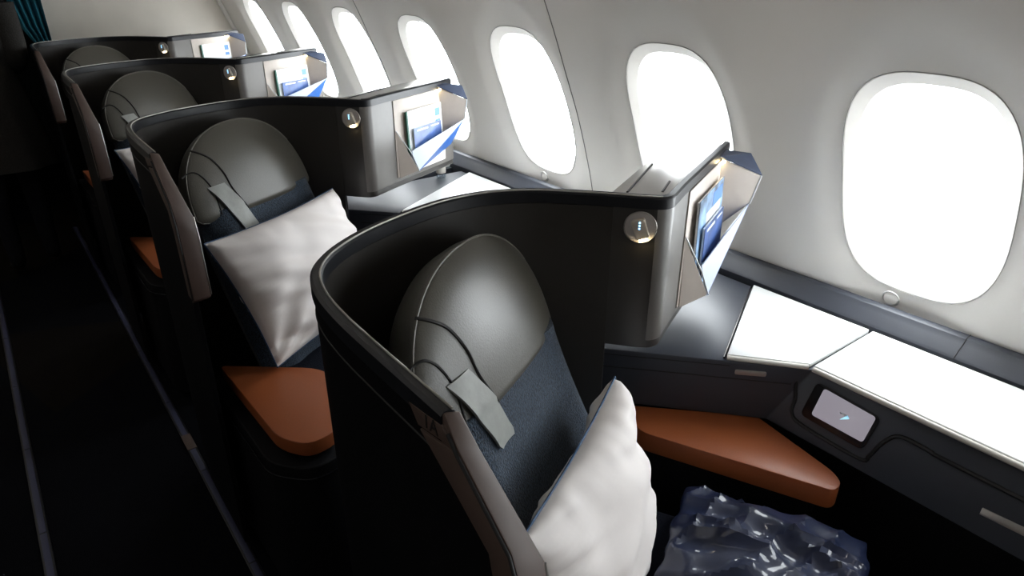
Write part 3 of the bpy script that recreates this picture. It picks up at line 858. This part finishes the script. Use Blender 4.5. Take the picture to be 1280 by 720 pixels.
magazine(2, .200, .365, .952, 1.055, .0345, .02, 'cover_blue', 'dark blue booklet in the pocket second in front of the rear bulkhead', 'booklet', ink=INK_W)
magazine(3, .184, .385, .905, 1.125, .027, .03, 'paper', 'white magazine in the rearmost pocket by the bulkhead', spine='green', ink=INK_B)

# small water bottle standing on the second console, below its pocket
def bottle(x, y, z):
    r = root('water_bottle', (x, y, z), 'small clear water bottle with pale label on the console under the second pocket', 'bottle')
    def lathe(name, prof, m, par):
        V = []; F = []; n = 20
        for rr, h in prof:
            for k in range(n): V.append((x + rr * math.cos(2 * math.pi * k / n), y + rr * math.sin(2 * math.pi * k / n), z + h))
        for j in range(len(prof) - 1):
            for k in range(n): F.append((j * n + k, j * n + (k + 1) % n, (j + 1) * n + (k + 1) % n, (j + 1) * n + k))
        F += [tuple(range(n)), tuple((len(prof) - 1) * n + k for k in range(n))]
        return mk(name, V, F, m, par, 40)
    lathe('bottle_body', [(.018, 0), (.020, .004), (.020, .070), (.010, .088), (.010, .092)], 'bottle_plastic', r)
    lathe('label_band', [(.0204, .022), (.0206, .023), (.0206, .058), (.0204, .059)], 'bottle_label', r)
    lathe('cap', [(.011, .091), (.011, .103), (.009, .104)], 'bottle_yellow', r)
bottle(1.47, 1.165 + PITCH, 0.752)

# ------------------------------------------------------------------ curtain at the rear of the aisle
def curtain():
    V = []; F = []; N = 48; M = 14
    for s in (0, 1):
        for j in range(M + 1):
            z = 0.06 + (2.12 - 0.06) * j / M
            for i in range(N + 1):
                u = i / N
                lo = 0.270 + 0.105 * max(0.0, min(1.0, (1.30 - z) / 0.22)); x = lo + (0.435 - lo) * u
                y = 5.13 + 0.022 * math.sin(u * 2 * math.pi * 4.5 + 0.15 * j) + s * 0.004
                V.append((x, y, z))
    n = (N + 1) * (M + 1)
    for s in (0, 1):
        for j in range(M):
            for i in range(N): F.append(tuple(s * n + q for q in (j * (N + 1) + i, j * (N + 1) + i + 1, (j + 1) * (N + 1) + i + 1, (j + 1) * (N + 1) + i)))
    for j in range(M):
        for i in (0, N): F.append((j * (N + 1) + i, (j + 1) * (N + 1) + i, n + (j + 1) * (N + 1) + i, n + j * (N + 1) + i))
    r = root('aisle_curtain', (0.36, 5.13, 0.06), 'teal curtain gathered at the rear end of the aisle', 'curtain')
    mk('curtain_cloth', V, F, 'curtain', r, 60)
    tube('curtain_rail', [(-0.35, 5.13, 2.13), (0.44, 5.13, 2.13)], 0.008, 'metal', r)
curtain()

# ------------------------------------------------------------------ person standing in the aisle
def person(px_, py_):
    r = root('person', (px_, py_, 0), 'person in a dark knee-length coat and black trousers standing in the aisle', 'person')
    def skin(name, nodes, edges, m, parent, rootv=0, sub=2):
        me = bpy.data.meshes.new(name)
        me.from_pydata([(px_ + p[0], py_ + p[1], p[2]) for p, _ in nodes], edges, [])
        o = bpy.data.objects.new(name + '_skel', me); COL.objects.link(o)
        sk = o.modifiers.new('skin', 'SKIN')
        for i, (_, rad) in enumerate(nodes):
            sv = me.skin_vertices[0].data[i]; sv.radius = rad if isinstance(rad, tuple) else (rad, rad); sv.use_root = (i == rootv)
        sb = o.modifiers.new('sub', 'SUBSURF'); sb.levels = sub; sb.render_levels = sub
        bpy.context.view_layer.update()
        m2 = bpy.data.meshes.new_from_object(o.evaluated_get(bpy.context.evaluated_depsgraph_get()))
        bpy.data.objects.remove(o)
        m2.materials.clear()
        m2.name = name
        return fin(name, m2, m, parent, 80)
    N = []; E = []
    def nd(p, rad, parent=None):
        N.append((p, rad)); i = len(N) - 1
        if parent is not None: E.append((parent, i))
        return i
    pel = nd((0, 0, .95), (.155, .12))
    wa = nd((0, 0, 1.08), (.135, .10), pel)
    ch = nd((0, .0, 1.30), (.165, .12), wa)
    sh = nd((0, .0, 1.42), (.10, .08), ch)
    nk = nd((0, -.01, 1.50), .052, sh)
    hd = nd((0, -.02, 1.58), (.070, .080), nk)
    h2 = nd((0, -.02, 1.66), (.078, .092), hd)
    h3 = nd((0, -.01, 1.735), (.055, .068), h2)
    nd((0, -.105, 1.635), .012, hd)        # nose
    for s in (-1, 1):
        hip = nd((s * .09, 0, .86), (.095, .10), pel)
        kn = nd((s * .085, -.015 + s * .03, .48), .058, hip)
        an = nd((s * .085, .02 + s * .04, .09), .040, kn)
        to = nd((s * .10, -.13 + s * .04, .035), .036, an)
        shd = nd((s * .175, 0, 1.39), .062, sh)
        el = nd((s * .170, .02, 1.12), .045, shd)
        wr = nd((s * .10, -.15, 1.03), .030, el)
        pm = nd((s * .05, -.165, 1.02), (.024, .036), wr)
        for q, (dz, ln) in enumerate(((-.026, .05), (-.009, .06), (.009, .06), (.026, .05))):
            f1 = nd((s * .02, -.178, 1.02 + dz), .0095, pm)
            nd((s * .02 - s * ln * .6, -.190, 1.015 + dz), .008, f1)
        th = nd((s * .045, -.178, 1.055), .010, pm); nd((s * .02, -.190, 1.07), .009, th)
    body = skin('body', N, E, 'trousers', r, 0, 1)
    # skin on head and hands by height: face material on the upper faces
    me = body.data; me.materials.append(MAT['skin']); me.materials.append(MAT['shoe'])
    for p in me.polygons:
        c = p.center
        if c.z > 1.49 or (c.y < -.135 and c.z > .95 and c.z < 1.1): p.material_index = 1
        elif c.z < .10: p.material_index = 2
    # coat: closed lathe-like surface around the body with an open hem
    V = []; F = []; n = 32
    rows = [(.60, .232, .170), (.66, .225, .165), (.80, .208, .155), (.95, .182, .140), (1.08, .160, .120), (1.22, .175, .130), (1.34, .180, .130), (1.41, .150, .105), (1.46, .085, .075), (1.50, .068, .066)]
    for q, (z, rx, ry) in enumerate(rows):
        for k in range(n):
            a = 2 * math.pi * k / n
            w = 1 + (0.05 * math.sin(a * 6 + z * 3) if z < 1.0 else 0)
            V.append((px_ + rx * w * math.cos(a), py_ + ry * w * math.sin(a), z))
    for j in range(len(rows) - 1):
        for k in range(n): F.append((j * n + k, j * n + (k + 1) % n, (j + 1) * n + (k + 1) % n, (j + 1) * n + k))
    ins = len(V)
    for k in range(n):
        a = 2 * math.pi * k / n; V.append((px_ + .19 * math.cos(a), py_ + .14 * math.sin(a), .63))
    for k in range(n): F.append((k, (k + 1) % n, ins + (k + 1) % n, ins + k))
    mk('coat', V, F, 'coat', r, 80)
    for s in (-1, 1):
        pts = [(px_ + s * .165, py_, 1.40), (px_ + s * .172, py_ + .02, 1.13), (px_ + s * .11, py_ - .135, 1.03)]
        V = []; F = []
        P = catmull(pts, 6)
        for i, p in enumerate(P):
            rr = .075 - .028 * i / (len(P) - 1)
            for k in range(14):
                a = 2 * math.pi * k / 14; V.append((p.x + rr * math.cos(a), p.y + rr * math.sin(a), p.z))
        for i in range(len(P) - 1):
            for k in range(14): F.append((i * 14 + k, i * 14 + (k + 1) % 14, (i + 1) * 14 + (k + 1) % 14, (i + 1) * 14 + k))
        F.append(tuple(range(14)))
        mk('sleeve', V, F, 'coat', r, 80)
    # hair cap and face marks
    V = []; F = []; n = 24; m = 10
    for j in range(m + 1):
        ph = (j / m) * math.radians(105)
        for k in range(n):
            a = 2 * math.pi * k / n
            front = max(0.0, -math.sin(a))
            ph2 = ph * (1 - 0.42 * front)
            V.append((px_ + .090 * math.sin(ph2) * math.cos(a), py_ - .008 + .103 * math.sin(ph2) * math.sin(a), 1.665 + .125 * math.cos(ph2)))
    for j in range(m):
        for k in range(n): F.append((j * n + k, j * n + (k + 1) % n, (j + 1) * n + (k + 1) % n, (j + 1) * n + k))
    F.append(tuple(range(n)))
    mk('hair', V, F, 'hair', r, 80)
    for s in (-1, 1):
        disc('eye', (px_ + s * .031, py_ - .100, 1.655), (0, -1, 0), .011, .003, 'hair', r, 12)
    r.rotation_euler.z = math.pi
    disc('mouth', (px_, py_ - .094, 1.582), (0, -1, 0), .018, .003, 'seam', r, 12)
person(0.02, 4.42)
